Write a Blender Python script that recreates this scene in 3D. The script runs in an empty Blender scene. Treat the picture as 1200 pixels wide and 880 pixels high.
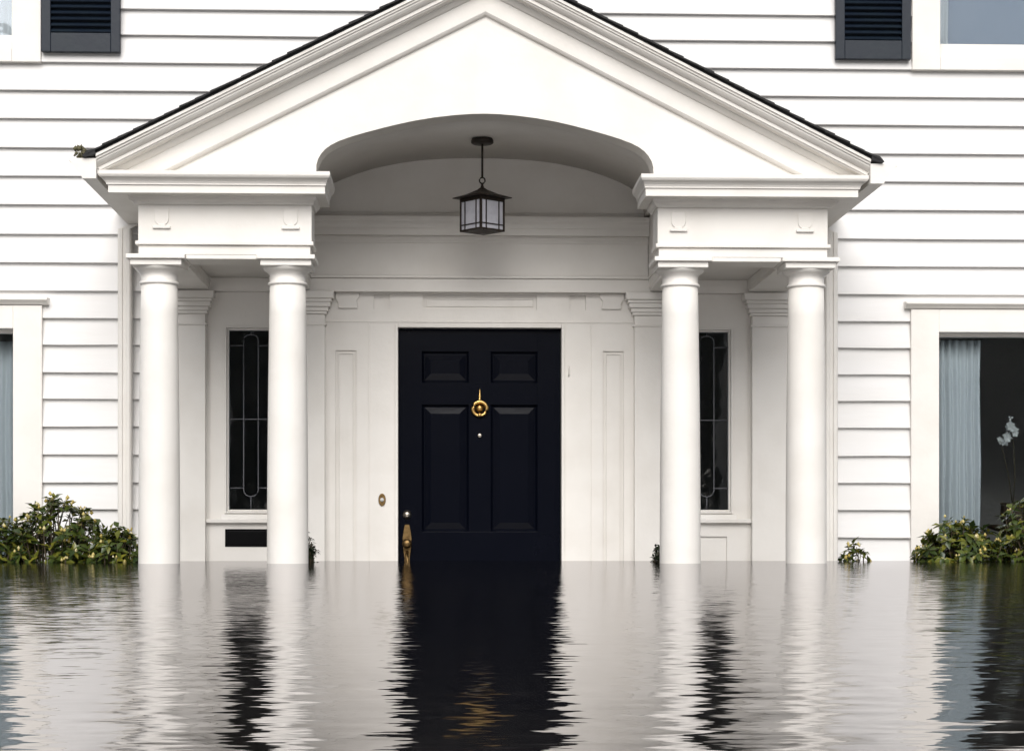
import bpy, bmesh, math, random
from mathutils import Vector, Matrix
R = math.radians
random.seed(7)
scene = bpy.context.scene
col = scene.collection

# ------------------------------------------------------------------ camera
WATER = 0.0                      # the flood level is z = 0
GROUND = -0.86
FLOOR = -0.71                    # porch floor under the water
cam_d = bpy.data.cameras.new('camera')
cam = bpy.data.objects.new('camera', cam_d); col.objects.link(cam)
cam.location = (-0.229, -11.11, 0.12)
cam.rotation_euler = (R(90), 0, R(-2.1165))
cam_d.sensor_fit = 'HORIZONTAL'; cam_d.sensor_width = 36.0
cam_d.lens = 2300 / 1200 * 36.0
cam_d.shift_y = (632.2 - 440) / 1200
cam_d.clip_start = 0.05; cam_d.clip_end = 2000
scene.camera = cam

# ------------------------------------------------------------------ sky, sun, exposure
SUN_EL, SUN_AZ = 36, 183         # azimuth measured clockwise from +Y: the sun stands behind the camera, a little to the left
w = bpy.data.worlds.new('World'); scene.world = w; w.use_nodes = True
nt = w.node_tree; nt.nodes.clear()
sky = nt.nodes.new('ShaderNodeTexSky'); sky.sky_type = 'NISHITA'; sky.sun_disc = False
sky.sun_elevation = R(SUN_EL); sky.sun_rotation = R(SUN_AZ)
sky.air_density = 1.0; sky.dust_density = 3.0; sky.ozone_density = 1.0
hs = nt.nodes.new('ShaderNodeHueSaturation'); hs.inputs['Saturation'].default_value = 0.42
bg = nt.nodes.new('ShaderNodeBackground'); bg.inputs['Strength'].default_value = 0.08
out = nt.nodes.new('ShaderNodeOutputWorld')
nt.links.new(sky.outputs[0], hs.inputs['Color']); nt.links.new(hs.outputs[0], bg.inputs['Color'])
nt.links.new(bg.outputs[0], out.inputs['Surface'])
sun_d = bpy.data.lights.new('sun', 'SUN'); sun_d.energy = 1.5; sun_d.angle = R(48); sun_d.color = (1.0, 0.99, 0.985)
sun = bpy.data.objects.new('sun', sun_d); col.objects.link(sun)
az, el = R(SUN_AZ), R(SUN_EL)
sdir = Vector((math.sin(az) * math.cos(el), math.cos(az) * math.cos(el), math.sin(el)))
sun.rotation_euler = sdir.to_track_quat('Z', 'Y').to_euler()
sun.location = sdir * 30
vs = scene.view_settings
vs.view_transform = 'Standard'; vs.look = 'None'; vs.gamma = 1.0; vs.exposure = 0.82; vs.use_curve_mapping = False

# ------------------------------------------------------------------ materials
def mat_new(name):
    m = bpy.data.materials.new(name); m.use_nodes = True
    return m, m.node_tree, m.node_tree.nodes['Principled BSDF']

def principled(name, c, rough=0.5, metal=0.0, var=0.0, scale=6.0, bump=0.0, bscale=60.0, obj_var=0.0, stain=None, spec=0.5, coat=0.0, stretch=(1, 1, 1)):
    m, t, b = mat_new(name)
    N = t.nodes.new; L = t.links.new
    b.inputs['Roughness'].default_value = rough; b.inputs['Metallic'].default_value = metal
    b.inputs['Specular IOR Level'].default_value = spec
    if coat: b.inputs['Coat Weight'].default_value = coat; b.inputs['Coat Roughness'].default_value = 0.08
    geo = N('ShaderNodeNewGeometry')
    mp = N('ShaderNodeMapping'); mp.inputs['Scale'].default_value = stretch
    L(geo.outputs['Position'], mp.inputs['Vector'])
    rgb = N('ShaderNodeRGB'); rgb.outputs[0].default_value = (*c, 1)
    cur = rgb.outputs[0]
    if stain:
        n = N('ShaderNodeTexNoise'); n.inputs['Scale'].default_value = scale; n.inputs['Detail'].default_value = 6
        L(mp.outputs[0], n.inputs['Vector'])
        rp = N('ShaderNodeValToRGB'); rp.color_ramp.elements[0].position = 0.42; rp.color_ramp.elements[1].position = 0.75
        rp.color_ramp.elements[1].color = (var, var, var, 1)
        L(n.outputs['Fac'], rp.inputs[0])
        mx = N('ShaderNodeMixRGB'); mx.inputs['Color2'].default_value = (*stain, 1)
        L(rp.outputs[0], mx.inputs['Fac']); L(cur, mx.inputs['Color1']); cur = mx.outputs[0]
    if obj_var:
        oi = N('ShaderNodeObjectInfo'); mr = N('ShaderNodeMapRange')
        mr.inputs['To Min'].default_value = 1 - obj_var; mr.inputs['To Max'].default_value = 1.0
        L(oi.outputs['Random'], mr.inputs['Value'])
        mx = N('ShaderNodeMixRGB'); mx.blend_type = 'MULTIPLY'; mx.inputs['Fac'].default_value = 1
        L(cur, mx.inputs['Color1']); L(mr.outputs[0], mx.inputs['Color2']); cur = mx.outputs[0]
    L(cur, b.inputs['Base Color'])
    if bump:
        n = N('ShaderNodeTexNoise'); n.inputs['Scale'].default_value = bscale; n.inputs['Detail'].default_value = 4
        L(mp.outputs[0], n.inputs['Vector'])
        bp = N('ShaderNodeBump'); bp.inputs['Strength'].default_value = bump; bp.inputs['Distance'].default_value = 0.004
        L(n.outputs['Fac'], bp.inputs['Height']); L(bp.outputs[0], b.inputs['Normal'])
    return m

M = {}
M['paint'] = principled('white_house_paint', (0.735, 0.708, 0.663), 0.5, var=0.45, scale=4.5, stain=(0.62, 0.585, 0.53), bump=0.25, bscale=30, spec=0.35)
M['siding'] = principled('white_siding_paint', (0.735, 0.725, 0.712), 0.55, var=0.35, scale=3.0, stain=(0.63, 0.61, 0.57), bump=0.3, bscale=14, obj_var=0.04, spec=0.3, stretch=(0.35, 1, 2.5))
M['navy'] = principled('navy_black_door_paint', (0.0018, 0.0025, 0.0058), 0.2, var=0.5, scale=5, stain=(0.0028, 0.0035, 0.0070), bump=0.1, bscale=25, spec=0.14)
M['shutter'] = principled('slate_shutter_paint', (0.0055, 0.0105, 0.0195), 0.45, var=0.6, scale=9, stain=(0.010, 0.018, 0.024), bump=0.2, spec=.3, bscale=40)
M['brass'] = principled('aged_brass', (0.62, 0.41, 0.15), 0.3, 1.0, var=0.85, scale=60, stain=(0.30, 0.17, 0.05), bump=0.2, bscale=150)
M['old_brass'] = principled('tarnished_brass', (0.20, 0.13, 0.055), 0.38, 1.0, var=0.9, scale=70, stain=(0.10, 0.06, 0.025), bump=0.3, bscale=150)
M['nickel'] = principled('pale_metal', (0.42, 0.38, 0.32), 0.3, 1.0)
M['bronze'] = principled('dark_bronze', (0.022, 0.016, 0.012), 0.5, 0.3, var=0.5, scale=30, stain=(0.045, 0.030, 0.020))
M['frost'] = principled('frosted_lantern_glass', (0.46, 0.46, 0.50), 0.35, var=0.6, scale=18, stain=(0.28, 0.28, 0.33))
M['black'] = principled('black_metal', (0.002, 0.002, 0.0025), 0.3, spec=.12)
M['lead'] = principled('lead_came', (0.12, 0.12, 0.13), 0.5, 0.3)
M['shingle'] = principled('dark_roof_shingle', (0.018, 0.018, 0.019), 0.9, var=0.6, scale=30, stain=(0.04, 0.04, 0.038), bump=0.6, bscale=120)
M['moss'] = principled('gutter_moss', (0.11, 0.10, 0.05), 0.95, var=0.8, scale=50, stain=(0.05, 0.045, 0.03), bump=0.6, bscale=120)
M['interior'] = principled('dim_interior_plaster', (0.36, 0.33, 0.31), 0.9)
M['wood'] = principled('dark_wood', (0.05, 0.03, 0.018), 0.5)
M['soil'] = principled('flooded_ground', (0.07, 0.055, 0.04), 0.95, var=0.6, scale=1.5, stain=(0.04, 0.035, 0.025), bump=0.5)
M['stone'] = principled('porch_stone', (0.30, 0.27, 0.24), 0.8, var=0.5, scale=8, stain=(0.2, 0.18, 0.16), bump=0.4)
M['petal'] = principled('white_petal', (0.55, 0.55, 0.53), 0.6)
M['sheet'] = principled('blue_grey_sheet', (0.26, 0.31, 0.39), 0.8, var=0.2, scale=2, stain=(0.2, 0.25, 0.33))

# curtain: thin cloth that lets some light through
m, t, b = mat_new('sheer_curtain')
b.inputs['Base Color'].default_value = (0.87, 0.885, 0.89, 1); b.inputs['Roughness'].default_value = 0.9
tr = t.nodes.new('ShaderNodeBsdfTranslucent'); tr.inputs['Color'].default_value = (0.7, 0.73, 0.75, 1)
mx = t.nodes.new('ShaderNodeMixShader'); mx.inputs[0].default_value = 0.35
t.links.new(b.outputs[0], mx.inputs[1]); t.links.new(tr.outputs[0], mx.inputs[2])
t.links.new(mx.outputs[0], t.nodes['Material Output'].inputs['Surface'])
M['curtain'] = m

# window glass: thin pane, mirror by Fresnel, otherwise clear, with old-glass waviness
m, t, b = mat_new('window_glass'); t.nodes.remove(b)
N = t.nodes.new; L = t.links.new
fr = N('ShaderNodeFresnel'); fr.inputs['IOR'].default_value = 1.5
gl = N('ShaderNodeBsdfGlossy'); gl.inputs['Roughness'].default_value = 0.015; gl.inputs['Color'].default_value = (0.9, 0.93, 1, 1)
tp = N('ShaderNodeBsdfTransparent'); tp.inputs['Color'].default_value = (0.86, 0.89, 0.90, 1)
nz = N('ShaderNodeTexNoise'); nz.inputs['Scale'].default_value = 5
geo = N('ShaderNodeNewGeometry'); L(geo.outputs['Position'], nz.inputs['Vector'])
bp = N('ShaderNodeBump'); bp.inputs['Strength'].default_value = 0.12; bp.inputs['Distance'].default_value = 0.03
L(nz.outputs['Fac'], bp.inputs['Height']); L(bp.outputs[0], gl.inputs['Normal'])
mx = N('ShaderNodeMixShader'); L(fr.outputs[0], mx.inputs[0]); L(tp.outputs[0], mx.inputs[1]); L(gl.outputs[0], mx.inputs[2])
L(mx.outputs[0], t.nodes['Material Output'].inputs['Surface'])
M['glass'] = m

# foliage
def leaf_mat(name, c1, c2, c3):
    m, t, b = mat_new(name); N = t.nodes.new; L = t.links.new
    geo = N('ShaderNodeNewGeometry'); rp = N('ShaderNodeValToRGB')
    e = rp.color_ramp.elements; e[0].color = (*c1, 1); e[1].color = (*c3, 1); x = e.new(0.65); x.color = (*c2, 1)
    L(geo.outputs['Random Per Island'], rp.inputs[0]); L(rp.outputs[0], b.inputs['Base Color'])
    b.inputs['Roughness'].default_value = 0.27
    tr = N('ShaderNodeBsdfTranslucent'); L(rp.outputs[0], tr.inputs['Color'])
    mx = N('ShaderNodeMixShader'); mx.inputs[0].default_value = 0.22
    L(b.outputs[0], mx.inputs[1]); L(tr.outputs[0], mx.inputs[2]); L(mx.outputs[0], t.nodes['Material Output'].inputs['Surface'])
    return m
M['leaf'] = leaf_mat('glossy_leaf', (0.025, 0.045, 0.015), (0.075, 0.10, 0.018), (0.20, 0.19, 0.025))
M['leaf_dark'] = leaf_mat('dark_needle', (0.012, 0.02, 0.010), (0.02, 0.032, 0.014), (0.035, 0.045, 0.02))
M['bud'] = leaf_mat('cream_bud', (0.50, 0.38, 0.08), (0.66, 0.56, 0.22), (0.80, 0.76, 0.58))
M['stem'] = principled('shrub_stem', (0.06, 0.045, 0.025), 0.9)

# flood water: murky, mirror-like film with sideways ripples
m, t, b = mat_new('flood_water'); t.nodes.remove(b); N = t.nodes.new; L = t.links.new
geo = N('ShaderNodeNewGeometry')
def wave(scale, stretch, detail, seed):
    mp = N('ShaderNodeMapping'); mp.inputs['Scale'].default_value = stretch; mp.inputs['Location'].default_value = (seed, seed * 1.7, 0)
    L(geo.outputs['Position'], mp.inputs['Vector'])
    n = N('ShaderNodeTexNoise'); n.inputs['Scale'].default_value = scale; n.inputs['Detail'].default_value = detail; n.inputs['Roughness'].default_value = 0.55
    L(mp.outputs[0], n.inputs['Vector']); return n.outputs['Color']
def math_(op, a, bv):
    n = N('ShaderNodeMath'); n.operation = op
    for i, v in enumerate((a, bv)):
        if isinstance(v, (int, float)): n.inputs[i].default_value = v
        else: L(v, n.inputs[i])
    return n.outputs[0]
def chan(c):
    s = N('ShaderNodeSeparateColor'); L(c, s.inputs[0]); return s.outputs[0], s.outputs[1]
ax, ay = chan(wave(13, (0.9, 2.3, 1), 3, 3.1))
bx_, by_ = chan(wave(36, (0.8, 2.2, 1), 2, 9.4))
WX, WX2, WY, WY2 = 0.38, 0.34, 0.024, 0.030
pm = N('ShaderNodeMapping'); pm.inputs['Scale'].default_value = (0.55, 1.0, 1); L(geo.outputs['Position'], pm.inputs['Vector'])
pn_ = N('ShaderNodeTexNoise'); pn_.inputs['Scale'].default_value = 1.3; pn_.inputs['Detail'].default_value = 2; L(pm.outputs[0], pn_.inputs['Vector'])
pr_ = N('ShaderNodeMapRange'); pr_.inputs['From Min'].default_value = 0.35; pr_.inputs['From Max'].default_value = 0.65; pr_.inputs['To Min'].default_value = 0.45; pr_.inputs['To Max'].default_value = 1.35
L(pn_.outputs['Fac'], pr_.inputs['Value']); patch = pr_.outputs[0]      # calmer and more ruffled patches
sx = math_('ADD', math_('MULTIPLY', math_('SUBTRACT', ax, 0.5), WX), math_('MULTIPLY', patch, math_('MULTIPLY', math_('SUBTRACT', bx_, 0.5), WX2)))
sy = math_('ADD', math_('MULTIPLY', math_('SUBTRACT', ay, 0.5), WY), math_('MULTIPLY', patch, math_('MULTIPLY', math_('SUBTRACT', by_, 0.5), WY2)))
cb = N('ShaderNodeCombineXYZ'); L(sx, cb.inputs[0]); L(sy, cb.inputs[1]); cb.inputs[2].default_value = 1
nn = N('ShaderNodeVectorMath'); nn.operation = 'NORMALIZE'; L(cb.outputs[0], nn.inputs[0])
gl = N('ShaderNodeBsdfGlossy'); gl.inputs['Color'].default_value = (0.76, 0.75, 0.755, 1); gl.inputs['Roughness'].default_value = 0.05
lw = N('ShaderNodeLayerWeight'); lw.inputs['Blend'].default_value = 0.5; L(nn.outputs[0], lw.inputs['Normal'])
fw_out = math_('POWER', lw.outputs['Facing'], 2.0)
L(nn.outputs[0], gl.inputs['Normal'])
df = N('ShaderNodeBsdfDiffuse'); df.inputs['Color'].default_value = (0.02, 0.018, 0.015, 1)
mx = N('ShaderNodeMixShader'); L(fw_out, mx.inputs[0])
L(df.outputs[0], mx.inputs[1]); L(gl.outputs[0], mx.inputs[2]); L(mx.outputs[0], t.nodes['Material Output'].inputs['Surface'])
M['water'] = m

# ------------------------------------------------------------------ mesh helpers
WL = {}                                              # world location of every object used as a parent
class MB:
    def __init__(s): s.v = []; s.f = []; s.sm = []
    def face(s, pts, smooth=False):
        i = len(s.v); s.v += [tuple(p) for p in pts]; s.f.append(tuple(range(i, i + len(pts)))); s.sm.append(smooth)
    def add(s, vs, fs, smooth=False):
        i = len(s.v); s.v += [tuple(p) for p in vs]
        for f in fs: s.f.append(tuple(i + k for k in f)); s.sm.append(smooth)
        return s
    def box(s, x0, x1, y0, y1, z0, z1):
        x0, x1 = sorted((x0, x1)); y0, y1 = sorted((y0, y1)); z0, z1 = sorted((z0, z1))
        v = [(x0, y0, z0), (x1, y0, z0), (x1, y1, z0), (x0, y1, z0), (x0, y0, z1), (x1, y0, z1), (x1, y1, z1), (x0, y1, z1)]
        return s.add(v, [(0, 3, 2, 1), (4, 5, 6, 7), (0, 1, 5, 4), (1, 2, 6, 5), (2, 3, 7, 6), (3, 0, 4, 7)])
    def lathe(s, prof, cx=0, cy=0, n=32, axis='Z', smooth=True):
        """prof: (radius, height) from bottom to top"""
        vs = []; fs = []
        for r, z in prof:
            for k in range(n):
                a = 2 * math.pi * k / n
                p = (r * math.cos(a), r * math.sin(a), z)
                if axis == 'Y': p = (p[0], -p[2], p[1])
                vs.append((p[0] + cx, p[1] + (cy if axis == 'Z' else 0), p[2] + (0 if axis == 'Z' else cy)))
        for j in range(len(prof) - 1):
            for k in range(n):
                k2 = (k + 1) % n
                fs.append((j * n + k, j * n + k2, (j + 1) * n + k2, (j + 1) * n + k))
        s.add(vs, fs, smooth)
        b = len(s.v) - len(vs)
        s.f.append(tuple(b + k for k in reversed(range(n)))); s.sm.append(False)
        b2 = b + (len(prof) - 1) * n
        s.f.append(tuple(b2 + k for k in range(n))); s.sm.append(False)
        return s
    def prism(s, poly, a, b_, axis='Y', smooth=False):
        """poly of 2D points extruded from a to b_ along axis; (u,v) are (x,z) for Y, (y,z) for X, (x,y) for Z"""
        def P(u, v, w_): return {'Y': (u, w_, v), 'X': (w_, u, v), 'Z': (u, v, w_)}[axis]
        n = len(poly); vs = [P(u, v, a) for u, v in poly] + [P(u, v, b_) for u, v in poly]
        fs = [(k, (k + 1) % n, n + (k + 1) % n, n + k) for k in range(n)]
        s.add(vs, fs, smooth)
        i = len(s.v) - 2 * n
        s.f.append(tuple(i + k for k in reversed(range(n)))); s.sm.append(False)
        s.f.append(tuple(i + n + k for k in range(n))); s.sm.append(False)
        return s
    def tube(s, pts, r, n=8, r2=None):
        pts = [Vector(p) for p in pts]; vs = []; fs = []
        for i, p in enumerate(pts):
            d = (pts[min(i + 1, len(pts) - 1)] - pts[max(i - 1, 0)]).normalized()
            u = d.cross(Vector((0, 0, 1)) if abs(d.z) < 0.9 else Vector((1, 0, 0))).normalized(); v = d.cross(u)
            rr = r if r2 is None else r + (r2 - r) * i / (len(pts) - 1)
            for k in range(n):
                a = 2 * math.pi * k / n; vs.append(p + (u * math.cos(a) + v * math.sin(a)) * rr)
        for j in range(len(pts) - 1):
            for k in range(n): fs.append((j * n + k, j * n + (k + 1) % n, (j + 1) * n + (k + 1) % n, (j + 1) * n + k))
        fs.append(tuple(range(n))); fs.append(tuple((len(pts) - 1) * n + k for k in range(n)))
        return s.add(vs, fs, True)
    def mesh(s, name):
        me = bpy.data.meshes.new(name); me.from_pydata(s.v, [], s.f)
        bm = bmesh.new(); bm.from_mesh(me)
        for f, q in zip(bm.faces, s.sm): f.smooth = q
        bmesh.ops.recalc_face_normals(bm, faces=bm.faces); bm.to_mesh(me); bm.free()
        return me
    def build(s, name, mat, parent=None, loc=(0, 0, 0), bevel=0.0, raw=False):
        me = s.mesh(name); me.materials.append(M[mat])
        return link(name, me, parent, loc, bevel)
def link(name, data, parent=None, loc=(0, 0, 0), bevel=0.0):
    o = bpy.data.objects.new(name, data); col.objects.link(o)
    WL[o.name] = Vector(loc)
    if parent:
        o.parent = parent; o.location = Vector(loc) - WL[parent.name]
    else: o.location = loc
    if bevel:
        md = o.modifiers.new('bevel', 'BEVEL'); md.width = bevel; md.segments = 2; md.limit_method = 'ANGLE'; md.angle_limit = R(40)
    return o
def copy_to(o, parent, loc):
    c = o.copy(); col.objects.link(c); WL[c.name] = Vector(loc); c.parent = parent
    c.location = Vector(loc) - (WL[parent.name] if parent else Vector()); return c
def tag(o, label, cat, group=None, kind=None):
    o['label'] = label; o['category'] = cat
    if group: o['group'] = group
    if kind: o['kind'] = kind
    return o
def box(name, mat, parent, x0, x1, y0, y1, z0, z1, bevel=0.002):
    """one box as an object with its origin at the centre of its base"""
    c = Vector(((x0 + x1) / 2, (y0 + y1) / 2, min(z0, z1)))
    m = MB().box(x0 - c.x, x1 - c.x, y0 - c.y, y1 - c.y, z0 - c.z, z1 - c.z)
    return m.build(name, mat, parent, c, bevel)
def rect_with_holes(m, x0, x1, z0, z1, holes, y0, y1):
    """boxes that fill a rectangle except its holes, merged along x"""
    zs = sorted({z0, z1, *[min(max(h[k], z0), z1) for h in holes for k in (2, 3)]})
    for a, b in zip(zs, zs[1:]):
        if b - a < 1e-6: continue
        segs = [(x0, x1)]
        for h in holes:
            if h[2] < (a + b) / 2 < h[3]:
                ns = []
                for s0, s1 in segs:
                    if h[0] > s0: ns.append((s0, min(s1, h[0])))
                    if h[1] < s1: ns.append((max(s0, h[1]), s1))
                segs = [q for q in ns if q[1] - q[0] > 1e-6]
        for s0, s1 in segs: m.box(s0, s1, y0, y1, a, b)
    return m

# ------------------------------------------------------------------ the setting
g = MB(); g.face([(-400, -400, 0), (400, -400, 0), (400, 400, 0), (-400, 400, 0)])
o = g.build('ground', 'soil', None, (0, 0, GROUND)); o['kind'] = 'structure'; o['label'] = 'drowned garden ground beneath the flood water'
g = MB(); g.face([(-400, -400, 0), (400, -400, 0), (400, 400, 0), (-400, 400, 0)])
o = g.build('water', 'water', None, (0, 0, WATER)); o['kind'] = 'structure'; o['label'] = 'rippled grey flood water mirroring the house front'

# ------------------------------------------------------------------ the house
house = link('house', None, None, (0, 0, GROUND))
tag(house, 'white clapboard house with a columned gable portico standing in flood water', 'house')
XW, YB, ZT = 6.2, 7.0, 5.0                            # half width, depth, wall top
DOOR = (-0.463, 0.463, FLOOR, 1.320)
LOW = [(-4.30, -2.608, -0.10, 1.300), (2.608, 4.30, -0.10, 1.300)]
UPP = [(-3.75, -2.615, 2.865, 4.25), (2.615, 3.75, 2.865, 4.25)]
SIDE = [(-1.432, -1.157, 0.274, 1.315), (1.157, 1.432, 0.274, 1.315)]

m = rect_with_holes(MB(), -XW, XW, GROUND, ZT, [DOOR] + LOW + UPP + SIDE, 0.03, 0.16)
wall = m.build('wall', 'paint', house)
m = MB(); m.box(-XW, -XW + .12, 0.16, YB, GROUND, ZT); m.box(XW - .12, XW, 0.16, YB, GROUND, ZT); m.box(-XW, XW, YB, YB + .12, GROUND, ZT)
m.build('outer_wall', 'siding', house)
m = MB(); m.box(-XW + .125, XW - .125, 0.165, YB - .005, FLOOR - .1, FLOOR); m.box(-XW + .125, XW - .125, 0.165, YB - .005, 1.78, 1.98)
m.build('floor_slab', 'interior', house)
m = MB(); m.box(-XW + .125, XW - .125, 2.6, 2.7, FLOOR, 1.78); m.box(-XW + .125, XW - .125, 2.6, 2.7, 1.98, ZT)
m.build('inner_wall', 'interior', house)
# main roof, above the picture
m = MB(); m.prism([(-0.5, ZT - .02), (YB / 2, ZT + 2.6), (YB + .6, ZT - .02), (YB + .6, ZT + .16), (YB / 2, ZT + 2.8), (-0.5, ZT + .16)], -XW - .3, XW + .3, 'X')
m.build('main_roof', 'shingle', house)
m = MB(); m.box(-XW - .3, XW + .3, -0.48, 0.02, ZT - .06, ZT - .022); m.build('eave_soffit', 'paint', house)
for sx_ in (-1, 1):
    m = MB(); m.prism([(0.03, ZT), (YB, ZT), (YB / 2, ZT + 2.58)], sx_ * XW, sx_ * (XW - .12), 'X')
    m.build('gable_wall', 'siding', house)

# clapboards: each board tapers to its top edge and overlaps the one below
ROWS = [-0.66, -0.503, -0.345, -0.187, -0.028, 0.131, 0.289, 0.441, 0.596, 0.754, 0.908, 1.058, 1.211, 1.361, 1.514, 1.673, 1.831, 1.997, 2.156, 2.316, 2.478, 2.638, 2.796, 2.950, 3.098]
while ROWS[-1] < ZT - 0.1: ROWS.append(ROWS[-1] + 0.158)
def board(x0, x1, z0, z1):
    cx = (x0 + x1) / 2; n = 6 if x1 - x0 > 1.5 else 3
    vs = []; fs = []
    jit = [random.uniform(-.002, .002) for _ in range(n + 1)]
    for i in range(n + 1):
        x = x0 - cx + (x1 - x0) * i / n; j = jit[i]
        for y, z in ((0.029, j), (-0.027 + j, j), (-0.0272 + j, .004 + j), (0.002, z1 - z0 + .014), (0.029, z1 - z0 + .014)): vs.append((x, y, z))
    for i in range(n):
        for k in range(5): fs.append((i * 5 + k, i * 5 + (k + 1) % 5, i * 5 + 5 + (k + 1) % 5, i * 5 + 5 + k))
    fs.append((4, 3, 2, 1, 0)); fs.append(tuple(n * 5 + k for k in range(5)))
    MB().add(vs, fs).build('siding_board', 'siding', wall, (cx, 0, z0))
for z0, z1 in zip(ROWS, ROWS[1:]):
    segs = [(-XW, XW)]
    holes = [(a - .03, b + .03, c - .02, d + .02) for a, b, c, d in LOW + UPP]
    holes.append((-1.752, 1.752, -2, 1.93))
    for a, b, c, d in holes:
        if z1 + .01 > c and z0 < d:
            ns = []
            for s0, s1 in segs:
                if a > s0: ns.append((s0, min(s1, a)))
                if b < s1: ns.append((max(s0, b), s1))
            segs = [q for q in ns if q[1] - q[0] > .01]
    for s0, s1 in segs: board(s0, s1, z0, z1)

# ------------------------------------------------------------------ windows of the house
def big_window(x0, x1, z0, z1, s, upper):
    """s = side of the picture; x0..x1, z0..z1 the opening"""
    zc = z0 - (.075 if upper else .06)
    win = link('window', None, house, ((x0 + x1) / 2, 0, zc))
    cw = 0.157
    zt_ = z1 + .13
    box('casing', 'paint', win, x0 - cw, x0 + .004, -0.042, 0.029, zc, zt_, .003)
    box('casing', 'paint', win, x1 - .004, x1 + cw, -0.042, 0.029, zc, zt_, .003)
    box('head_casing', 'paint', win, x0 + .004, x1 - .004, -0.041, 0.029, z1, zt_, .003)
    m = MB(); zz = zt_ + .003
    m.prism([(0.0, zz), (-.048, zz), (-.060, zz + .012), (-.076, zz + .024), (-.076, zz + .036), (0.0, zz + .042)], x0 - cw - .035, x1 + cw + .035, 'X')
    m.build('head_moulding', 'paint', win)
    box('sill', 'paint', win, x0 + .004, x1 - .004, -0.044, 0.10, zc, z0 + .001, .003)
    # sash
    rail = .092 if upper else .07
    st = .017
    m = MB(); y0, y1 = 0.035, 0.075
    m.box(x0 + .004, x0 + st, y0, y1, z0, z1); m.box(x1 - st, x1 - .004, y0, y1, z0, z1)
    m.box(x0 + st, x1 - st, y0, y1, z1 - .02, z1); m.box(x0 + st, x1 - st, y0, y1, z0, z0 + rail)
    m.build('sash', 'paint', win, bevel=.002)
    if upper:
        zm = (z0 + z1) / 2
        box('meeting_rail', 'paint', win, x0 + st, x1 - st, y0 - .004, y1, zm - .02, zm + .02, .002)
    box('pane', 'glass', win, x0 + st, x1 - st, 0.053, 0.057, z0 + rail, z1 - .02, 0)
    return win
for k, (a, b, c, d) in enumerate(LOW): big_window(a, b, c, d, -1 if k == 0 else 1, False)
for k, (a, b, c, d) in enumerate(UPP): big_window(a, b, c, d, -1 if k == 0 else 1, True)

def shutter(cx, z0, z1, wd):
    s = link('shutter', None, house, (cx, -.03, z0))
    x0, x1 = cx - wd / 2, cx + wd / 2; st = .052; rb = .106
    y0, y1 = -.068, -.030
    box('stile', 'shutter', s, x0, x0 + st, y0, y1, z0, z1, .003); box('stile', 'shutter', s, x1 - st, x1, y0, y1, z0, z1, .003)
    box('rail', 'shutter', s, x0 + st, x1 - st, y0 + .001, y1, z0, z0 + rb, .003); box('rail', 'shutter', s, x0 + st, x1 - st, y0 + .001, y1, z1 - .07, z1, .003)
    box('back_board', 'shutter', s, x0 + st, x1 - st, y1 - .004, y1, z0 + rb, z1 - .07, 0)
    pitch = .034; hw = (x1 - x0) / 2 - st
    me = MB().prism([(-.024, -.009), (-.021, -.013), (.006, .012), (.003, .016)], -hw, hw, 'X').mesh('slat'); me.materials.append(M['shutter'])
    z = z0 + rb + .017
    while z < z1 - .09:
        link('slat', me, s, (cx, -.041, z)); z += pitch
shutter(-2.232, 2.842, 4.27, .437); shutter(2.230, 2.842, 4.27, .430)

# ------------------------------------------------------------------ portico back wall and door surround
s_ = 1
# jamb boards with a sunk panel on each side of the door
for s in (-1, 1):
    b_ = link('door_surround', None, house, (s * .67, 0, FLOOR))
    X = lambda a, c: (min(s * a, s * c), max(s * a, s * c))
    m = MB(); xa, xb = X(.463, .873); px0, px1 = X(.698, .815)
    rect_with_holes(m, xa, xb, FLOOR, 1.352, [(px0, px1, FLOOR + .12, 1.188)], 0.0, .029)
    m.build('jamb_board', 'paint', b_)
    box('sunk_panel', 'paint', b_, px0 + .0005, px1 - .0005, .013, .028, FLOOR + .12, 1.1875, 0)
    m = MB(); q0, q1 = X(.712, .801)
    for (u0, u1, v0, v1) in ((q0, q0 + .006, FLOOR + .135, 1.174), (q1 - .006, q1, FLOOR + .135, 1.174), (q0 + .006, q1 - .006, 1.168, 1.174)): m.box(u0, u1, .006, .0125, v0, v1)
    m.build('panel_bead', 'paint', b_, bevel=.0015)
    c0, c1 = X(.463, .481)
    box('door_casing', 'paint', b_, c0, c1, -.009, -.0005, FLOOR, 1.335, .003)
    l0, l1 = X(.625, .632)
    box('jamb_strip', 'paint', b_, l0, l1, -.004, -.0005, FLOOR, 1.345, .0015)
# head board with sunk tablets
hd = link('door_head', None, house, (0, 0, 1.32))
holes = [(-.322, .322, 1.420, 1.504)]
for s in (-1, 1):
    a, c = sorted((s * .508, s * .600)); holes.append((a, c, 1.420, 1.504))
m = rect_with_holes(MB(), -.873, .873, 1.353, 1.512, holes, 0.0, .029)
m.box(-.462, .462, 0.0, .029, 1.3205, 1.353)
m.build('head_board', 'paint', hd)
for a, c, z0, z1 in holes: box('sunk_tablet', 'paint', hd, a + .0005, c - .0005, .015, .028, z0 + .0005, z1 - .0005, 0)
a, c, z0, z1 = holes[0]
m = MB()
for (u0, u1, v0, v1) in ((a + .018, c - .018, z1 - .024, z1 - .018), (a + .018, c - .018, z0 + .018, z0 + .024), (a + .018, a + .024, z0 + .024, z1 - .024), (c - .024, c - .018, z0 + .024, z1 - .024)): m.box(u0, u1, .008, .0145, v0, v1)
m.build('tablet_bead', 'paint', hd, bevel=.001)
box('drip_bead', 'paint', hd, -.873, .873, -.005, -.0005, 1.346, 1.356, .002)
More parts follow.
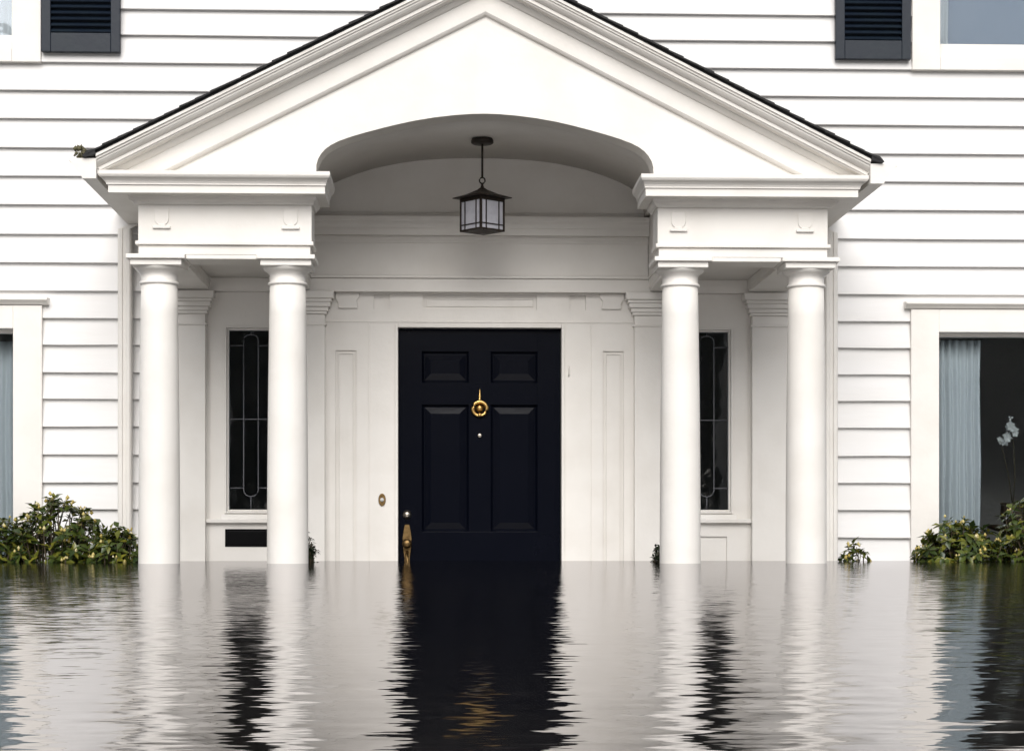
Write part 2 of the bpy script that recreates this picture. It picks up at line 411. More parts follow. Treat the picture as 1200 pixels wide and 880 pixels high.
for s in (-1, 1):                                       # little tapering brackets beside the pilasters
    m = MB()
    poly = [(.690, 1.424), (.800, 1.424), (.800, 1.455), (.815, 1.482), (.815, 1.512), (.680, 1.512), (.680, 1.490), (.695, 1.470)]
    m.prism([(s * x, z) for x, z in poly], -.016, -.0005, 'Y'); m.build('bracket', 'paint', hd, bevel=.003)

# board with the sidelight opening between the pilasters
for s in (-1, 1):
    X = lambda a, c: (min(s * a, s * c), max(s * a, s * c))
    xa, xb = X(1.088, 1.545); ga, gb = X(1.171, 1.417)
    sl = link('sidelight', None, house, (s * 1.294, 0, FLOOR))
    low = X(1.185, 1.405)
    hol = [(*X(1.150, 1.438), .268, 1.322)]
    if s > 0: hol.append((low[0], low[1], FLOOR + .1, .138))
    m = rect_with_holes(MB(), xa, xb, FLOOR, 1.512, hol, 0.0, .029)
    m.build('surround_board', 'paint', sl)
    if s > 0: box('sunk_panel', 'paint', sl, low[0] + .0005, low[1] - .0005, .012, .028, FLOOR + .1, .1375, 0)
    oa, ob = hol[0][0], hol[0][1]
    m = MB()
    def ring(m, a, b, z0, z1, t, y0, y1):
        m.box(a, a + t, y0, y1, z0, z1); m.box(b - t, b, y0, y1, z0, z1); m.box(a + t, b - t, y0, y1, z0, z0 + t); m.box(a + t, b - t, y0, y1, z1 - t, z1)
    ring(m, oa + .0005, ob - .0005, .2685, 1.3215, .010, -.012, .05)
    m.build('window_frame', 'paint', sl, bevel=.002)
    m = MB(); ring(m, oa + .011, ob - .011, .279, 1.311, .0105, .012, .05); m.build('sash', 'paint', sl, bevel=.002)
    pane = box('pane', 'glass', sl, ga, gb, .034, .038, .2895, 1.300, 0)
    cx = s * 1.294; cw_ = .041
    m = MB(); r = .003; y = .0315
    m.tube([(cx - cw_, y, 1.25), (cx - cw_, y, .40)] + [(cx - cw_ * math.cos(a), y, .40 - cw_ * .9 * math.sin(a)) for a in [math.pi * k / 8 for k in range(1, 8)]] + [(cx + cw_, y, .40), (cx + cw_, y, 1.25)] + [(cx + cw_ * math.cos(a), y, 1.25 + cw_ * .7 * math.sin(a)) for a in [math.pi * k / 8 for k in range(1, 9)]], r, 6)
    m.tube([(cx, y, .363), (cx, y, .29)], r, 6); m.tube([(cx, y, 1.279), (cx, y, 1.30)], r, 6)
    for z in (.80, .412, 1.215):
        if z == .80: m.tube([(ga, y, z), (gb, y, z)], r, 6)
        else: m.tube([(ga, y, z), (cx - cw_, y, z)], r, 6); m.tube([(cx + cw_, y, z), (gb, y, z)], r, 6)
    m.build('leading', 'lead', pane)
    box('sill', 'paint', sl, xa + .002, xb - .002, -.034, -.0005, .214, .238, .004)
    m = MB(); m.prism([(-.0005, .238), (-.024, .238), (-.012, .262), (-.0005, .262)], oa - .02, ob + .02, 'X'); m.build('apron_moulding', 'paint', sl)
# mail slot in the board below the sidelight
ms = link('mail_slot', None, house, (-1.312, 0, .082))
m = MB(); m.box(-1.436, -1.188, -.004, -.0005, .080, .180); m.build('slot_plate', 'black', ms, bevel=.002)
m = MB(); m.box(-1.424, -1.200, -.009, -.0045, .090, .168); m.build('flap', 'black', ms, bevel=.003)

# pilasters against the wall
def pilaster(cx):
    p = link('pilaster', None, house, (cx, 0, FLOOR))
    wd = .1075
    box('shaft', 'paint', p, cx - wd, cx + wd, -.055, .0, FLOOR + .14, 1.385, .003)
    box('base', 'paint', p, cx - wd - .02, cx + wd + .02, -.075, .0, FLOOR, FLOOR + .14, .005)
    m = MB()
    for z0, z1, e in ((1.322, 1.334, .008), (1.3855, 1.402, .012), (1.402, 1.425, .020), (1.425, 1.452, .032), (1.452, 1.470, .040), (1.470, 1.511, .052)):
        if z1 < 1.34: m.box(cx - wd - e, cx + wd + e, -.055 - e, -.0556, z0, z1); m.box(cx - wd - e, cx - wd - .0005, -.0555, 0, z0, z1); m.box(cx + wd + .0005, cx + wd + e, -.0555, 0, z0, z1)
        else: m.box(cx - wd - e, cx + wd + e, -.055 - e, -.0005, z0, z1)
    m.build('capital', 'paint', p, bevel=.004)
for x in (-1.648, -.980, .980, 1.648): pilaster(x)
# back entablature, on the pilasters
be = link('back_entablature', None, house, (0, -.03, 1.512))
box('architrave', 'paint', be, -1.755, 1.755, -.058, .029, 1.5125, 1.588, .003)
box('taenia', 'paint', be, -1.758, 1.758, -.072, .029, 1.5885, 1.606, .003)
box('frieze', 'paint', be, -.950, .950, -.050, .029, 1.6065, 1.960, .002)

# ------------------------------------------------------------------ the front door
door = link('door', None, house, (0, .07, FLOOR))
PANELS = [(-.329, -.063, 1.012, 1.190), (.063, .329, 1.012, 1.190), (-.329, -.063, .165, .888), (.063, .329, .165, .888), (-.329, -.063, -.55, -.09), (.063, .329, -.55, -.09)]
D0 = FLOOR + .01
for a, c in ((-.459, -.329), (.329, .459)): box('stile', 'navy', door, a, c, .060, .100, D0, 1.316, .0008)
for z0, z1 in ((D0, -.55), (-.09, .165), (.888, 1.012), (1.190, 1.316)): box('rail', 'navy', door, -.329, .329, .0601, .100, z0, z1, .0008)
for z0, z1 in ((-.55, -.09), (.165, .888), (1.012, 1.190)): box('muntin', 'navy', door, -.063, .063, .0601, .100, z0, z1, .0008)
for a, c, z0, z1 in PANELS:                            # raised and fielded panels
    m = MB(); n1, n2 = .012, .052
    def rg(i, y): return [(a + i, y, z0 + i), (c - i, y, z0 + i), (c - i, y, z1 - i), (a + i, y, z1 - i)]
    rings = [rg(.0005, .061), rg(n1, .080), rg(n1 + .004, .080), rg(n2, .066), rg(n2 + .001, .066)]
    vs = [p for r_ in rings for p in r_]; fs = []
    for j in range(len(rings) - 1):
        for k in range(4): fs.append((j * 4 + k, j * 4 + (k + 1) % 4, j * 4 + 4 + (k + 1) % 4, j * 4 + 4 + k))
    fs.append(tuple((len(rings) - 1) * 4 + k for k in range(4)))
    m.add(vs, fs); m.build('panel', 'navy', door)
box('back_board', 'navy', door, -.459, .459, .1005, .106, FLOOR + .01, 1.316, 0)
# knocker: plate, spike, ring
kn = MB()
kn.lathe([(.006, .0), (.024, .0), (.026, .005), (.016, .007), (.014, .012), (.006, .015), (.002, .015)], 0, .868, 20, 'Y')
kn.v = [(x, y + .0595, z) for x, y, z in kn.v]
kn.lathe([(.012, .895), (.015, .903), (.009, .915), (.006, .925), (.008, .934), (.004, .945), (.003, .965), (.001, .982)], 0, .052, 12)
rp_ = [(.041 * math.sin(2 * math.pi * k / 24), .046, .864 - .040 * math.cos(2 * math.pi * k / 24)) for k in range(25)]
kn.tube(rp_, .0098, 10)
kn.lathe([(.006, .815), (.013, .822), (.013, .833), (.006, .840)], 0, .045, 12)
kn.build('knocker', 'brass', door)
m = MB(); m.lathe([(.0125, .0), (.0125, .003), (.008, .005), (.0015, .005)], 0, .712, 16, 'Y'); m.v = [(x, y + .0595, z) for x, y, z in m.v]; m.build('peephole', 'nickel', door)
m = MB(); m.lathe([(.024, 0), (.026, .004), (.022, .012), (.017, .020), (.014, .024), (.002, .025)], 0, 0, 20, 'Y'); m.v = [(x - .413, y + .0595, z + .262) for x, y, z in m.v]; m.build('deadbolt', 'nickel', door)
m = MB()                                               # handle set: shaped plate, thumb latch and bowed grip
pl = []
for k in range(13):
    z = .205 - k / 12 * .47; pl.append((.012 + .013 * abs(math.sin(k / 12 * math.pi * 2.5)), z))
poly = [(-.413 + r_, z) for r_, z in pl] + [(-.413 - r_, z) for r_, z in reversed(pl)]
m.prism(poly, .0595, .052, 'Y')
m.lathe([(.010, .0), (.014, .006), (.011, .02), (.022, .030), (.028, .040), (.027, .052), (.016, .062), (.002, .064)], -.413, .098, 18, 'Y')
i0 = len(m.v) - 8 * 18
m.v[i0:] = [(x, y + .053, z) for x, y, z in m.v[i0:]]
m.tube([(-.413, .053, .05), (-.413, .025, .035), (-.413, .012, 0), (-.413, .006, -.06), (-.413, .012, -.12), (-.413, .03, -.16), (-.413, .053, -.175)], .009, 10)
m.build('handle', 'old_brass', door)
# doorbell and a little hook on the jambs
db = link('doorbell', None, house, (-.553, 0, .345))
m = MB(); n = 20
m.prism([(-.553 + .021 * math.cos(2 * math.pi * k / n), .345 + .036 * math.sin(2 * math.pi * k / n)) for k in range(n)], -.008, -.0005, 'Y'); m.build('bell_plate', 'old_brass', db, bevel=.003)
m = MB(); m.lathe([(.011, 0), (.011, .004), (.007, .007), (.001, .008)], 0, 0, 16, 'Y'); m.v = [(x - .553, y - .008, z + .345) for x, y, z in m.v]; m.build('button', 'petal', db)
m = MB(); m.tube([(.503, -.0005, 1.10), (.503, -.012, 1.098), (.503, -.013, 1.06), (.503, -.006, 1.045)], .0035, 8); m.build('hook', 'paint', house)

# ------------------------------------------------------------------ portico: columns
def column(cx, cy=-1.16):
    c = link('column', None, house, (cx, cy, FLOOR))
    m = MB(); r0, r1 = .104, .0905; prof = []
    for k in range(15):
        t_ = k / 14; z = FLOOR + .13 + t_ * (1.400 - FLOOR - .13)
        e = 0 if t_ < .33 else ((t_ - .33) / .67) ** 1.7
        prof.append((r0 + (r1 - r0) * e, z))
    m.lathe([(r, z - FLOOR) for r, z in prof], n=48); m.build('shaft', 'paint', c, (cx, cy, FLOOR))
    m = MB(); m.box(-.15, .15, -.15, .15, 0, .055); m.lathe([(.13, .055), (.145, .065), (.148, .085), (.14, .105), (.115, .112), (.112, .13)], n=40); m.build('base', 'paint', c, (cx, cy, FLOOR))
    m = MB()
    m.lathe([(.091, 1.3995), (.097, 1.402), (.1005, 1.408), (.097, 1.415), (.0915, 1.417), (.0910, 1.455), (.096, 1.457), (.098, 1.463), (.104, 1.466), (.116, 1.474), (.122, 1.484), (.1225, 1.4868)], n=48)
    m.build('capital', 'paint', c, (cx, cy, 0))
    m = MB(); m.box(-.127, .127, -.127, .127, 1.487, 1.517); m.box(-.146, .146, -.146, .146, 1.5172, 1.5395); m.build('abacus', 'paint', c, (cx, cy, 0), bevel=.003)
for x in (-1.640, -.995, .995, 1.640): column(x)

# entablature on each pair of columns
CORNICE = [(0.0, 1.788), (.10, 1.788), (.13, 1.797), (.22, 1.806), (.26, 1.816), (.26, 1.824), (.74, 1.824), (.74, 1.861), (.79, 1.863), (.79, 1.869), (.82, 1.879), (.88, 1.889), (.955, 1.896), (.985, 1.903), (.985, 1.9065), (1.0, 1.9065), (1.0, 1.926), (0.0, 1.934)]
for s in (-1, 1):
    e = link('entablature', None, house, (s * 1.3, -1.16, 1.54))
    S = lambda a, c: (min(s * a, s * c), max(s * a, s * c))
    x0, x1 = S(.874, 1.728)
    m = MB()
    m.box(x0, x1, -1.268, -1.052, 1.5398, 1.5875)
    for a, c in ((.952, 1.090), (1.512, 1.728)):
        q0, q1 = S(a, c); m.box(q0, q1, -1.0518, -.0585, 1.5398, 1.5875)
    # the lower edge between the capitals
    q0, q1 = S(1.142, 1.493); m.box(q0, q1, -1.267, -1.053, 1.519, 1.5397)
    for a, c in ((.953, 1.089), (1.513, 1.727)):
        q0, q1 = S(a, c); m.box(q0, q1, -1.013, -.1, 1.5165, 1.5397)
    m.build('architrave', 'paint', e, bevel=.003)
    q0, q1 = S(.858, 1.742); box('taenia', 'paint', e, q0, q1, -1.284, -1.04, 1.588, 1.6065, .003)
    q0, q1 = S(.948, 1.741); box('ceiling_board', 'paint', e, q0, q1, -1.0395, -.0725, 1.588, 1.6065, .001)
    q0, q1 = S(.867, 1.728); box('frieze', 'paint', e, q0, q1, -1.276, -1.045, 1.607, 1.93, .002)
    q0, q1 = S(.952, 1.7275); box('side_frieze', 'paint', e, q0, q1, -1.0445, -.0505, 1.607, 1.935, .002)
    # cornice mitred round the three free sides
    st = []
    for p, z in CORNICE:
        st.append([(1.728 + .172 * p, .0 - .021, z), (1.728 + .172 * p, -1.276 - .174 * p, z), (.867 - .100 * p, -1.276 - .174 * p, z), (.867 - .100 * p, -1.046 + .05 * p, z), (.951, -1.046 + .05 * p, z)])
    vs = [(s * x, y, z) for r_ in st for x, y, z in r_]; fs = []; n = len(st)
    for j in range(n - 1):
        for k in range(4): fs.append((j * 5 + k, j * 5 + k + 1, j * 5 + 6 + k, j * 5 + 5 + k))
    fs.append(tuple(j * 5 for j in range(n)))
    MB().add(vs, fs).build('cornice', 'paint', e)
    # small appliques over each column
    for x in (1.612, .972):
        m = MB(); wd = .036; cx = s * x
        poly = [(cx - wd, 1.768), (cx - wd, 1.715)] + [(cx - wd * math.cos(a), 1.715 - .032 * math.sin(a)) for a in [math.pi * k / 8 for k in range(1, 8)]] + [(cx + wd, 1.715), (cx + wd, 1.768)]
        m.prism(poly, -1.2825, -1.2765, 'Y')
        m.box(cx - .044, cx + .044, -1.290, -1.2765, 1.668, 1.681)
        m.prism([(cx - .03, 1.681), (cx + .03, 1.681), (cx + .010, 1.690), (cx - .010, 1.690)], -1.2865, -1.2765, 'Y')
        m.build('applique', 'paint', e, bevel=.002)
# cornice across the back wall of the porch
st = [[(-.950, -.05 - .085 * p, z), (.950, -.05 - .085 * p, z)] for p, z in CORNICE]
vs = [q for r_ in st for q in r_]; fs = [(j * 2, j * 2 + 1, j * 2 + 3, j * 2 + 2) for j in range(len(st) - 1)]
MB().add(vs, fs).build('back_cornice', 'paint', be)

# ------------------------------------------------------------------ pediment with the arched opening, barrel vault
ZR = lambda x: 2.975 - .503 * abs(x)                    # top line of the roof
ARCH = [(.843, 1.93), (.841, 1.985), (.833, 2.012), (.818, 2.038), (.797, 2.062), (.768, 2.083), (.73, 2.102), (.67, 2.124), (.60, 2.145), (.52, 2.167), (.44, 2.187), (.35, 2.207), (.25, 2.224), (.15, 2.236), (.07, 2.242), (0, 2.244)]
full = ARCH + [(-x, z) for x, z in reversed(ARCH[:-1])]
gable = link('gable', None, house, (0, -1.28, 1.934))
m = MB(); yf, yb_ = -1.316, -1.16
xs = [1.86, 1.5, 1.2] + [x for x, z in full] + [-1.2, -1.5, -1.86]
zb = [1.934] * 3 + [z if i not in (0, len(full) - 1) else 1.9345 for i, (x, z) in enumerate(full)] + [1.934] * 3
i0 = len(xs); vs = []
for x, z in zip(xs, zb):
    t_ = max(ZR(x) - .10, z + .002); vs += [(x, yf, z), (x, yf, t_), (x, yb_, z), (x, yb_, t_)]
fs = []
for i in range(i0 - 1):
    a, b = i * 4, i * 4 + 4
    fs += [(a, b, b + 1, a + 1), (a + 2, a + 3, b + 3, b + 2), (a, a + 2, b + 2, b), (a + 1, b + 1, b + 3, a + 3)]
fs += [(0, 1, 3, 2), ((i0 - 1) * 4, (i0 - 1) * 4 + 2, (i0 - 1) * 4 + 3, (i0 - 1) * 4 + 1)]
m.add(vs, fs); m.build('tympanum', 'paint', gable)
# vault shell
m = MB(); vs = []; fs = []; k_ = len(full)
VA = [(.9518, 1.9362), (.926, 1.9366), (.922, 1.985), (.910, 2.035), (.885, 2.075), (.845, 2.108), (.79, 2.136), (.70, 2.172), (.60, 2.204), (.52, 2.222), (.45, 2.236), (.37, 2.248), (.3, 2.255), (.2, 2.262), (.1, 2.266), (0, 2.267)]
vf = VA + [(-x, z) for x, z in reversed(VA[:-1])]; k_ = len(vf)
for y in (-1.1595, -.0505):
    for x, z in vf: vs.append((x, y, z))
    for x, z in vf: vs.append((x * 1.03, y, z + .03))
for i in range(k_ - 1):
    a = i; fs += [(a, a + 1, 2 * k_ + a + 1, 2 * k_ + a), (k_ + a, 3 * k_ + a, 3 * k_ + a + 1, k_ + a + 1), (a, k_ + a, k_ + a + 1, a + 1), (2 * k_ + a, 2 * k_ + a + 1, 3 * k_ + a + 1, 3 * k_ + a)]
m.add(vs, fs, False); vo = m.build('vault', 'paint', gable)
for p in vo.data.polygons: p.use_smooth = abs(p.normal.y) < .5
box('lunette', 'paint', gable, -.949, .949, -.050, -.022, 1.9605, 2.34, 0)
# raking cornices: a profile of (drop below the roof line, y) carried up the slope, mitred at the ridge
RAKE = [(.018, -1.480), (.032, -1.480), (.033, -1.470), (.044, -1.470), (.045, -1.462), (.055, -1.460), (.066, -1.450), (.074, -1.438), (.075, -1.430), (.094, -1.430), (.095, -1.422), (.102, -1.420), (.106, -1.378), (.112, -1.376), (.122, -1.366), (.134, -1.356), (.138, -1.346), (.228, -1.344), (.234, -1.340), (.241, -1.334), (.246, -1.3165), (.018, -1.3165)]
for s in (-1, 1):
    vs = []; fs = []; n = len(RAKE)
    for x in (1.903, 0):
        for d_, y in RAKE:
            xx = x
            if x and d_ > .07: xx = min(x, (2.975 - d_ - 1.928) / .503)
            vs.append((s * xx, y, ZR(xx) - d_))
    for k in range(n): fs.append((k, (k + 1) % n, n + (k + 1) % n, n + k))
    fs += [tuple(range(n)), tuple(range(n, 2 * n))]
    MB().add(vs, fs).build('raking_cornice', 'paint', gable)
# portico roof: overlapping shingle courses on a deck
roof = link('portico_roof', None, house, (0, -.7, 1.96))
for s in (-1, 1):
    m = MB(); vs = [];
    for y in (-1.475, -.021):
        vs += [(s * 1.93, y, ZR(1.93) - .018), (0, y, ZR(0) - .018), (0, y, ZR(0) - .006), (s * 1.93, y, ZR(1.93) - .006)]
    m.add(vs, [(0, 1, 2, 3), (4, 5, 6, 7), (0, 1, 5, 4), (1, 2, 6, 5), (2, 3, 7, 6), (3, 0, 4, 7)]); m.build('roof_deck', 'shingle', roof)
    L_ = 1.945; nC = 26
    for k in range(nC):
        xa = L_ - k * L_ / nC; xb = max(xa - L_ / nC - .05, 0)
        ya = -1.490 - random.uniform(0, .012); dz = random.uniform(0, .003)
        vs = []
        for y in (ya, -.0215):
            vs += [(s * xa, y, ZR(xa) - .004 + .003), (s * xb, y, ZR(xb) - .0055), (s * xb, y, ZR(xb) + .001), (s * xa, y, ZR(xa) + .007 + dz)]
        MB().add(vs, [(0, 1, 2, 3), (4, 5, 6, 7), (0, 1, 5, 4), (1, 2, 6, 5), (2, 3, 7, 6), (3, 0, 4, 7)]).build('shingle_course', 'shingle', roof)
    # ragged starter strip over the gutter
    xs_ = sorted((s * 1.925, s * 1.965)); m = MB(); vs = []
    m.prism([(s * 1.905, 1.992), (s * 1.950, 1.981), (s * 1.968, 1.985), (s * 1.945, 2.012), (s * 1.905, 2.022)], -1.492, -.022, 'Y'); m.build('drip_edge', 'shingle', roof)
# side soffit fascia, gutter and downspout
for s in (-1, 1):
    S = lambda a, c: (min(s * a, s * c), max(s * a, s * c))
    gt = link('gutter', None, house, (s * 1.96, -.7, 1.88))
    m = MB(); t_ = .003
    prof = [(1.902, 1.978), (1.902, 1.880), (1.968, 1.880), (1.982, 1.905), (2.010, 1.935), (2.028, 1.962), (2.036, 1.966), (2.036, 1.978), (2.030, 1.978), (2.030, 1.970), (2.022, 1.966), (2.004, 1.938), (1.977, 1.908), (1.964, 1.884), (1.906, 1.884), (1.906, 1.978)]
    m.prism([(s * x, z) for x, z in prof], -1.470, -.021, 'Y'); m.build('trough', 'paint', gt)
    cap = [prof[k] for k in range(8)]
    m = MB(); m.prism([(s * x, z) for x, z in cap], -1.474, -1.4705, 'Y'); m.build('end_cap', 'paint', gt)
    ds = link('downspout', None, house, (s * 1.985, -.06, GROUND))
    m = MB(); q0, q1 = S(1.948, 2.022); z1 = 1.852
    cxx = s * 1.985; hw = .037
    pts = [(-hw, -.09), (-hw + .008, -.098), (-.012, -.098), (-.008, -.092), (.008, -.092), (.012, -.098), (hw - .008, -.098), (hw, -.09), (hw, -.034), (hw - .008, -.026), (-hw + .008, -.026), (-hw, -.034)]
    m.prism([(cxx + a, b) for a, b in pts], GROUND, z1, 'Z'); m.build('pipe', 'paint', ds)
    m = MB(); m.prism([(cxx - .03 , 1.853), (cxx + .03, 1.853), (s * 1.935 + .028, 1.879), (s * 1.935 - .028, 1.879)], -.088, -.032, 'Y'); m.build('outlet', 'paint', ds)
# porch floor and steps under the water
m = MB(); m.box(-1.95, 1.95, -1.45, .029, GROUND, FLOOR - .0005); m.box(-1.2, 1.2, -1.75, -1.4505, GROUND, FLOOR - .08); m.build('porch_floor', 'stone', house, bevel=.01)

# ------------------------------------------------------------------ lantern hanging from the vault
LX, LY = 0.0, -.60
lan = link('lantern', None, None, (LX, LY, 2.266)); tag(lan, 'black square porch lantern with frosted panes hanging under the arch', 'lantern')
m = MB(); m.lathe([(.004, 2.236), (.052, 2.236), (.060, 2.242), (.060, 2.255), (.055, 2.2655)], LX, LY, 28); m.build('ceiling_plate', 'bronze', lan)
m = MB(); m.tube([(LX, LY, 2.237), (LX, LY, 2.057)], .0058, 8); m.build('rod', 'bronze', lan)
m = MB(); m.tube([(LX + .015 * math.cos(a), LY, 2.041 + .016 * math.sin(a)) for a in [2 * math.pi * k / 14 for k in range(15)]], .0042, 6); m.lathe([(.004, 2.004), (.010, 2.008), (.006, 2.016), (.008, 2.024), (.003, 2.028)], LX, LY, 12); m.build('hanging_ring', 'bronze', lan)
ANG = R(40); hs_ = .080
def rot(x, y): return (LX + x * math.cos(ANG) - y * math.sin(ANG), LY + x * math.sin(ANG) + y * math.cos(ANG))
def rbox(m, x0, x1, y0, y1, z0, z1):
    i = len(m.v); m.box(x0, x1, y0, y1, z0, z1); m.v[i:] = [(*rot(x, y), z) for x, y, z in m.v[i:]]
m = MB()
def sq(h_, z): return [(*rot(a * h_, b * h_), z) for a, b in ((-1, -1), (1, -1), (1, 1), (-1, 1))]
lv = [sq(.114, 1.944), sq(.114, 1.949), sq(.062, 1.968), sq(.02, 1.992), sq(.006, 2.006)]
vs = [p for q in lv for p in q]; fs = [(0, 3, 2, 1), (16, 17, 18, 19)]
for j in range(4):
    for k in range(4): fs.append((j * 4 + k, j * 4 + (k + 1) % 4, j * 4 + 4 + (k + 1) % 4, j * 4 + 4 + k))
m.add(vs, fs); m.build('cap', 'bronze', lan, bevel=.002)
zb_, zt_ = 1.766, 1.944
m = MB()
for a in (-1, 1):
    for b in (-1, 1): rbox(m, a * hs_ - .0055, a * hs_ + .0055, b * hs_ - .0055, b * hs_ + .0055, zb_, zt_)
for z0, z1 in ((zb_, zb_ + .010), (zt_ - .020, zt_ - .0005)):
    for q in (-1, 1):
        rbox(m, -hs_ + .0055, hs_ - .0055, q * hs_ - .004, q * hs_ + .004, z0, z1); rbox(m, q * hs_ - .004, q * hs_ + .004, -hs_ + .0055, hs_ - .0055, z0, z1)
m.build('frame', 'bronze', lan)
for q in (-1, 1):
    for ax_ in (0, 1):
        m = MB(); a, b = -hs_ + .0055, hs_ - .0055
        if ax_ == 0: rbox(m, a, b, q * hs_ - .0015, q * hs_ + .0015, zb_ + .010, zt_ - .020)
        else: rbox(m, q * hs_ - .0015, q * hs_ + .0015, a, b, zb_ + .010, zt_ - .020)
        pn = m.build('pane', 'frost', lan)
        m = MB(); o1, o2 = q * hs_ + q * .0016, q * hs_ + q * .0055
        for u in (-.045, .045):
            if ax_ == 0: rbox(m, u - .003, u + .003, o1, o2, zb_ + .010, zt_ - .020)
            else: rbox(m, o1, o2, u - .003, u + .003, zb_ + .010, zt_ - .020)
        for z in (zb_ + .034,):
            for u0, u1 in ((a, -.048), (-.042, .042), (.048, b)):
                if ax_ == 0: rbox(m, u0, u1, o1, o2, z - .003, z + .003)
                else: rbox(m, o1, o2, u0, u1, z - .003, z + .003)
        m.build('glazing_bar', 'bronze', pn)
m = MB(); lv = [sq(.018, zb_ - .012), sq(.074, zb_ - .0005)]; vs = [p for q in lv for p in q]
m.add(vs, [(0, 3, 2, 1), (4, 5, 6, 7), (0, 1, 5, 4), (1, 2, 6, 5), (2, 3, 7, 6), (3, 0, 4, 7)]); m.build('bottom_plate', 'bronze', lan)

# ------------------------------------------------------------------ curtains, blue grey sheet and flowers behind the panes
def curtain(name, x0, x1, z0, z1, y, folds, label, amp=.014, mat='curtain'):
    n = folds * 8; vs = []; fs = []; rows = 6
    ph = [random.uniform(.7, 1.3) for _ in range(folds + 2)]
    for j in range(rows + 1):
        z = z1 + (z0 - z1) * j / rows
        for i in range(n + 1):
            u = i / n; a = amp * ph[int(u * folds)] * (.6 + .4 * j / rows)
            vs.append((x0 + (x1 - x0) * u - (x0 + x1) / 2 + .004 * math.sin(j * 1.7 + u * 9), a * math.sin(u * folds * 2 * math.pi), z - z1))
    for j in range(rows):
        for i in range(n): fs.append((j * (n + 1) + i, j * (n + 1) + i + 1, (j + 1) * (n + 1) + i + 1, (j + 1) * (n + 1) + i))
    o = MB().add(vs, fs, True).build(name, mat, None, ((x0 + x1) / 2, y, z1))
    md = o.modifiers.new('thick', 'SOLIDIFY'); md.thickness = .002
    tag(o, label, 'curtain'); return o
curtain('curtain', 2.60, 2.895, -.12, 1.27, .13, 7, 'pale blue sheer curtain drawn aside behind the large window right of the portico', amp=.024)
curtain('curtain', -3.30, -2.56, -.12, 1.25, .20, 14, 'pale blue sheer curtain behind the ground floor window left of the portico')
curtain('curtain', -3.20, -2.55, 2.80, 4.28, .22, 12, 'pale curtain behind the upper window beside the left shutter')
curtain('curtain', 2.58, 2.725, 2.80, 4.28, .19, 4, 'narrow white curtain strip at the edge of the upper right window', amp=.008)
m = MB(); m.box(-.6, .6, -.004, .004, -1.5, 0); m.tube([(-.62, 0, 0), (.62, 0, 0)], .02, 10)
o = m.build('window_sheet', 'sheet', None, (3.19, .25, 4.30)); tag(o, 'flat blue grey sheet behind the upper right window', 'sheet')  # flat blue grey sheet with a tube along its top, behind the pane
# orchid on a stand in the dark room
m = MB(); m.lathe([(.14, 0), (.14, .02), (.03, .05), (.022, .5), (.03, .86), (.15, .9), (.15, .92)], n=24)
o = m.build('plant_stand', 'wood', None, (3.21, .55, FLOOR)); tag(o, 'dark wooden plant stand inside the large right window', 'stand')
fl = link('potted_flower', None, None, (3.21, .55, FLOOR + .92)); tag(fl, 'white flower in a dark pot seen through the large right window', 'flower')
m = MB(); m.lathe([(.05, 0), (.075, .05), (.07, .12), (.078, .13), (.06, .13), (.05, .10)], n=20); m.build('pot', 'wood', fl, (3.21, .55, FLOOR + .92))
m = MB(); m.tube([(0, 0, .1), (.01, -.01, .3), (-.005, -.03, .48), (-.03, -.05, .57)], .004, 6); m.tube([(0, 0, .1), (-.03, -.01, .3), (-.08, -.02, .5)], .004, 6); m.build('stem', 'stem', fl, (3.21, .55, FLOOR + .92))
m = MB()
def petals(m, c, r, n, up):
    for k in range(n):
        a = 2 * math.pi * k / n + .3
        d = Vector((math.cos(a), -.35, math.sin(a))).normalized(); sd = Vector((-math.sin(a), 0, math.cos(a)))
        c_ = Vector(c); m.face([c_, c_ + d * r * .5 + sd * r * .33, c_ + d * r, c_ + d * r * .5 - sd * r * .33])
rnd = random.Random(3)
for q in range(11):
    petals(m, (-.03 + rnd.gauss(0, .022), -.06 + rnd.gauss(0, .02), .56 + rnd.gauss(0, .03)), rnd.uniform(.018, .034), 5, 0)
petals(m, (-.09, -.03, .51), .02, 5, 0); petals(m, (-.082, -.03, .49), .016, 5, 0); petals(m, (-.03, -.05, .635), .02, 3, 0)
o = m.build('blossom', 'petal', fl, (3.21, .55, FLOOR + .92))

